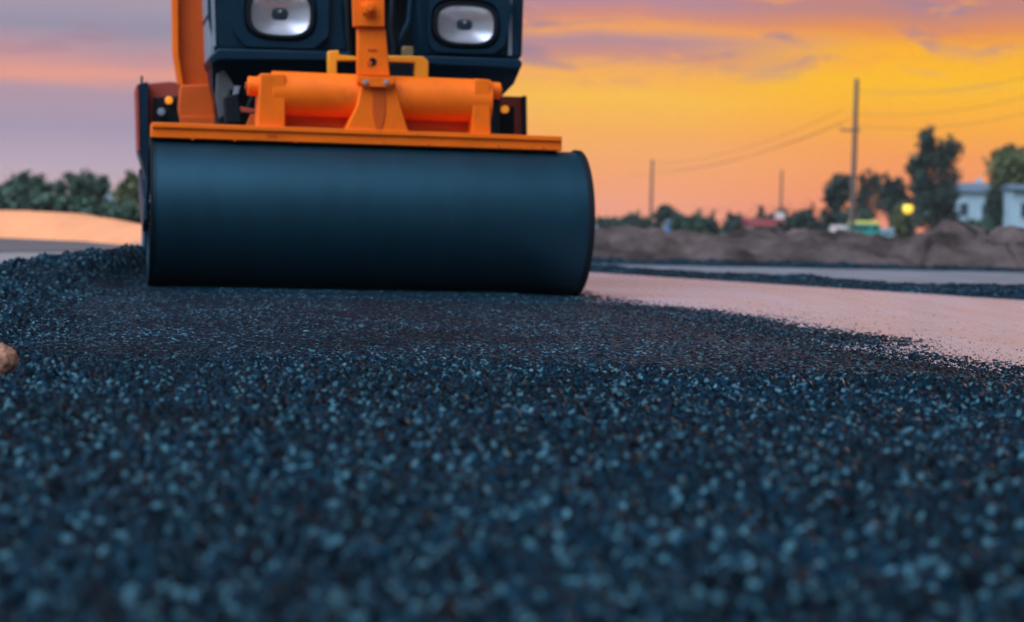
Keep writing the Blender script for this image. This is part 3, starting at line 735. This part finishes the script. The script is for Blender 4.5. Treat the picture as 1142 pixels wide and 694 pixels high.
# ------------------------------------------------------------------ houses and small things far off
WHITE = mat('pale render', (.36, .48, .56), .7, var=.08, scale=.6)
BLUEGREY = mat('blue grey roof', (.10, .15, .20), .7)
GLASS = mat('dark window glass', (.02, .04, .06), .15)
REDROOF = mat('red roof', (.22, .03, .035), .7)
PINKW = mat('cream wall', (.68, .55, .52), .7)
def house(px0, px1, py_eave, py_ridge, Y, depth, wallm, roofm, label, windows=2, name='house', door=True):
    a, b = at(px0, py_eave, Y), at(px1, py_eave, Y); rg = at((px0 + px1) / 2, py_ridge, Y)
    w = b.x - a.x; e = empty(name, ((a.x + b.x) / 2, Y, -.05)); tag(e, label, 'house', 'houses beyond the banks'); h = (a.z + b.z) / 2 + .05; hr = rg.z + .05
    bm = B(); box(bm, -w / 2, w / 2, 0, depth, 0, h); build('wall', bm, wallm, e)
    o = w * .06
    bm = B(); prism_x(bm, [(-.4, h + .003), (depth + .4, h + .003), (depth / 2, hr)], -w / 2 - o, w / 2 + o); rf = build('roof', bm, roofm, e)
    bm = B(); box(bm, w * .2, w * .2 + .5, depth * .55, depth * .55 + .5, h, hr + .4); build('chimney', bm, wallm, rf)
    for k in range(windows):
        x = -w / 2 + w * (k + .5 + (.15 if door else 0)) / (windows + (.4 if door else 0)); ww = w * .09; zz = h * .62
        bm = B(); box(bm, x - ww, x + ww, -.05, .04, zz - h * .16, zz + h * .16); wi = build('window', bm, WHITE, e)
        bm = B(); box(bm, x - ww * .8, x + ww * .8, -.07, .02, zz - h * .13, zz + h * .13); build('pane', bm, GLASS, wi)
    if door:
        bm = B(); box(bm, w * .32, w * .42, -.05, .03, 0, h * .7); build('door', bm, BLUEGREY, e)
    return e
house(1060, 1118, 214, 203, 170, 7, WHITE, BLUEGREY, 'pale blue white house with flat dark roof line, right of the tallest tree')
house(1129, 1180, 212, 206, 106, 2, WHITE, BLUEGREY, 'bright white house cut off by the right edge behind the olive tree', 2)
house(838, 887, 253, 244, 112, 5, PINKW, REDROOF, 'low cream house with a red roof in the middle of the tree line', 3)
house(90, 106, 229, 222, 88, 4, WHITE, BLUEGREY, 'small white building under the two tall trees on the left', 1, door=False)
house(2, 38, 226, 216, 82, 4, mat('grey wall', (.25, .25, .28), .7), mat('grey roof', (.22, .2, .22), .7), 'low grey roofed house among the bushes at the left edge', 2)
house(664, 676, 255, 250, 120, 3, PINKW, GREY, 'tiny pale hut close beside the right end of the drum', 1, door=False)
house(745, 758, 249, 245, 116, 3, mat('blue wall', (.10, .22, .42), .6), BLUEGREY, 'tiny blue shed right of the leftmost utility pole', 1, door=False)

def van(px0, px1, py_top, py_bot, Y, bodym, topm, label, cat, name, tall=1.0):
    a, b = at(px0, py_top, Y), at(px1, py_bot, Y); w = b.x - a.x; h = a.z - .0
    e = empty(name, ((a.x + b.x) / 2, Y, -.05)); tag(e, label, cat); z0 = h * .22
    bm = B(); prism(bm, [(-w / 2, z0), (w / 2, z0), (w / 2, h * .62), (w * .44, h), (-w * .47, h), (-w / 2, h * .9)], 0, 1.7); build('body', bm, bodym, e, bevel=.05)
    bm = B(); box(bm, -w * .46, w * .42, .05, 1.65, h + .002, h * 1.22); build('roof', bm, topm, e, bevel=.04)
    for u0, u1 in ((.18, .40), (-.4, .1)): bm = B(); box(bm, w * u0, w * u1, -.01, .05, h * .65, h * .92); build('window', bm, GLASS, e)
    for x in (-w * .32, w * .32):
        for y0 in (-.03, 1.5): bm = B(); cyl(bm, (x, y0, z0), (x, y0 + .23, z0), z0, n=20); build('wheel', bm, BLACK, e)
    return e
GREEN = mat('teal green paint', (.03, .30, .24), .45); YELLOW = mat('yellow sheet', (.80, .70, .10), .6)
van(950, 983, 249, 262, 106, GREEN, YELLOW, 'green truck with a yellow top half hidden behind the dirt bank', 'truck', 'truck')
van(930, 946, 253, 262, 107, PINKW, PINKW, 'small pale van left of the green truck, behind the dirt bank', 'van', 'van')
van(986, 998, 256, 262, 107, WHITE, WHITE, 'small pale car right of the green truck, behind the dirt bank', 'car', 'parked_car')

# round yellow lamp
lp = at(1012.5, 233, 104); e = empty('street_lamp', (lp.x, 104, -.05)); tag(e, 'glowing round yellow lamp on a short post among the olive bush', 'lamp')
bm = B(); tube(bm, [(0, 0, 0), (0, 0, lp.z - .2)], .05, 8); build('post', bm, BLACK, e)
bm = B(); cyl(bm, (0, 0, lp.z + .26), (0, 0, lp.z + .40), .2, .08, n=20); build('lamp_cap', bm, BLACK, e)
bm = B(); bmesh.ops.create_uvsphere(bm, u_segments=24, v_segments=16, radius=.27)
for v in bm.verts: v.co.z *= 1.0; v.co.z += lp.z + .05
build('lamp_globe', bm, mat('lit yellow globe', (.8, .6, .1), .5, emit=(1, .62, .03, 1), estr=1.1), e, smooth=True)

# ------------------------------------------------------------------ evening haze
bm = B(); box(bm, -300, 300, -60, 300, -1.1, 14)
HZ = bpy.data.materials.new('evening haze'); HZ.use_nodes = True; n_ = HZ.node_tree; n_.nodes.remove(n_.nodes['Principled BSDF'])
pv = n_.nodes.new('ShaderNodeVolumePrincipled'); pv.inputs['Color'].default_value = (.85, .88, .95, 1); pv.inputs['Density'].default_value = .00035
pv.inputs['Anisotropy'].default_value = .2
n_.links.new(pv.outputs[0], n_.nodes['Material Output'].inputs['Volume'])
tag(build('haze', bm, HZ), kind='stuff')

# ------------------------------------------------------------------ sky
world = bpy.data.worlds.new('World'); sc.world = world; world.use_nodes = True
nt = world.node_tree; N = nt.nodes; L = nt.links
bg = N['Background']
def M(op, a, b=None, c=None, clamp=False):
    n = N.new('ShaderNodeMath'); n.operation = op; n.use_clamp = clamp
    for i, v in enumerate((a, b, c)):
        if v is None: continue
        if isinstance(v, (int, float)): n.inputs[i].default_value = v
        else: L.new(v, n.inputs[i])
    return n.outputs[0]
def MR(v, a, b, c=0, d=1, smooth=True):
    n = N.new('ShaderNodeMapRange'); n.interpolation_type = 'SMOOTHSTEP' if smooth else 'LINEAR'
    for i, q in zip((1, 2, 3, 4), (a, b, c, d)): n.inputs[i].default_value = q
    L.new(v, n.inputs[0]); return n.outputs[0]
def RAMP(v, stops, span):
    n = N.new('ShaderNodeValToRGB'); e = n.color_ramp.elements
    while len(e) < len(stops): e.new(.5)
    for k, (p, c) in enumerate(stops): e[k].position = p / span; e[k].color = srgb(*c)
    L.new(M('DIVIDE', v, span), n.inputs[0]); return n.outputs[0]
def MIX(f, a, b):
    n = N.new('ShaderNodeMixRGB'); L.new(f, n.inputs[0])
    for i, v in ((1, a), (2, b)):
        if isinstance(v, tuple): n.inputs[i].default_value = v
        else: L.new(v, n.inputs[i])
    return n.outputs[0]
tc = N.new('ShaderNodeTexCoord'); sx = N.new('ShaderNodeSeparateXYZ'); L.new(tc.outputs['Generated'], sx.inputs[0])
x, y, z = sx.outputs
az = M('MULTIPLY', M('ARCTAN2', x, y), 57.2958)            # degrees right of straight ahead
el = M('MULTIPLY', M('ARCSINE', z), 57.2958)
cmb = N.new('ShaderNodeCombineXYZ'); L.new(M('MULTIPLY', az, .10), cmb.inputs[0]); L.new(M('MULTIPLY', el, .55), cmb.inputs[1])
def NO(scale, detail=5, rough=.55, off=0.0, dist=0.0):
    n = N.new('ShaderNodeTexNoise'); n.inputs['Scale'].default_value = scale; n.inputs['Detail'].default_value = detail; n.inputs['Roughness'].default_value = rough
    n.inputs['Distortion'].default_value = dist
    mp = N.new('ShaderNodeMapping'); mp.inputs['Location'].default_value = (off, off * .7, 0); L.new(cmb.outputs[0], mp.inputs[0]); L.new(mp.outputs[0], n.inputs[0]); return n.outputs['Fac']
wob = M('SUBTRACT', NO(1.3, 6, .55, 3.1, .6), .5)
elw = M('ADD', el, M('MULTIPLY', wob, 1.1))
azw = M('ADD', az, M('MULTIPLY', M('SUBTRACT', NO(.9, 4, .5, 9.0), .5), 6))
elc = M('MAXIMUM', elw, 0)
right = RAMP(elc, [(0, (238, 144, 116)), (.9, (247, 150, 104)), (2.0, (252, 158, 84)), (3.0, (254, 172, 54)), (4.2, (255, 190, 32)), (5.2, (254, 178, 42)), (5.75, (232, 146, 84)), (6.3, (194, 134, 126)), (9, (206, 146, 138)), (14, (228, 172, 160))], 14)
mid = RAMP(elc, [(0, (240, 160, 140)), (1.2, (248, 164, 116)), (2.6, (252, 176, 84)), (3.7, (253, 192, 70)), (4.4, (250, 176, 84)), (4.85, (206, 144, 130)), (5.25, (182, 140, 150)), (5.6, (246, 164, 90)), (5.9, (214, 142, 122)), (6.4, (182, 138, 152)), (12, (190, 155, 175))], 14)
left = RAMP(elc, [(0, (206, 176, 180)), (1.2, (188, 168, 184)), (2.4, (168, 152, 176)), (3.4, (180, 150, 166)), (3.9, (234, 158, 138)), (4.3, (204, 150, 152)), (5.2, (152, 146, 168)), (6.2, (170, 154, 170)), (10, (160, 150, 185)), (14, (170, 165, 200))], 14)
f1 = MR(azw, -9.5, 1.0); f2 = MR(azw, 3.5, 10.5)
low = MIX(f2, MIX(f1, left, mid), right)
# streaks of lit and grey cloud
st = NO(2.6, 7, .6, 5.5, .8)
low = MIX(M('MULTIPLY', MR(st, .52, .68), MR(el, 3.6, 5.4)), low, srgb(166, 132, 150))
low = MIX(M('MULTIPLY', M('MULTIPLY', MR(NO(3.2, 6, .6, 17.0, .6), .56, .66), MR(el, 4.2, 5.2)), M('MULTIPLY', MR(az, -4, 4), .7)), low, srgb(252, 166, 70))
# higher up the dusk sky turns blue; behind the viewer as well
cl = N.new('ShaderNodeTexNoise'); cl.inputs['Scale'].default_value = 2.4; cl.inputs['Detail'].default_value = 6; L.new(tc.outputs['Generated'], cl.inputs[0])
sky = N.new('ShaderNodeTexSky'); sky.sky_type = 'NISHITA'; sky.sun_disc = False
SUN_EL, SUN_AZ = R(5.0), R(24)
sky.sun_elevation = SUN_EL; sky.sun_rotation = SUN_AZ
nis = N.new('ShaderNodeVectorMath'); nis.operation = 'SCALE'; L.new(sky.outputs[0], nis.inputs[0]); nis.inputs['Scale'].default_value = .12
hi = MIX(MR(cl.outputs['Fac'], .42, .62), (.52, .80, 1.10, 1), (1.10, 1.12, 1.25, 1))
hi = MIX(M('MULTIPLY', az, 0.0), hi, hi)
add = N.new('ShaderNodeVectorMath'); add.operation = 'ADD'; L.new(hi, add.inputs[0]); L.new(nis.outputs[0], add.inputs[1])
front = M('MULTIPLY', MR(M('ABSOLUTE', az), 40, 85, 1, 0), MR(el, 12, 34, 1, 0))
dt = N.new('ShaderNodeVectorMath'); dt.operation = 'DOT_PRODUCT'; L.new(tc.outputs['Generated'], dt.inputs[0]); dt.inputs[1].default_value = Vector((-.50, -.52, .88)).normalized()
br = M('ADD', M('MULTIPLY', M('POWER', M('MAXIMUM', dt.outputs['Value'], 0), 9.0), 7.6), .10)     # added bright sky lobe high behind the viewer, a soft light for relief
sc_ = N.new('ShaderNodeVectorMath'); sc_.operation = 'SCALE'; L.new(add.outputs[0], sc_.inputs[0]); L.new(br, sc_.inputs['Scale'])
fin = MIX(front, sc_.outputs[0], low)
L.new(fin, bg.inputs['Color']); bg.inputs['Strength'].default_value = 1.0

sun_d = bpy.data.lights.new('sun', 'SUN'); sun_d.energy = .12; sun_d.angle = R(3); sun_d.color = (1, .62, .32)
sun = bpy.data.objects.new('sun', sun_d); COL.objects.link(sun)
dv = Vector((math.sin(SUN_AZ) * math.cos(SUN_EL), math.cos(SUN_AZ) * math.cos(SUN_EL), math.sin(SUN_EL)))
sun.rotation_euler = dv.to_track_quat('Z', 'Y').to_euler()

sc.view_settings.view_transform = 'Standard'; sc.view_settings.look = 'None'
sc.view_settings.exposure = 0; sc.view_settings.gamma = 1
sc.cycles.use_denoising = True
sc.cycles.max_bounces = 6
sc.cycles.sample_clamp_indirect = 6
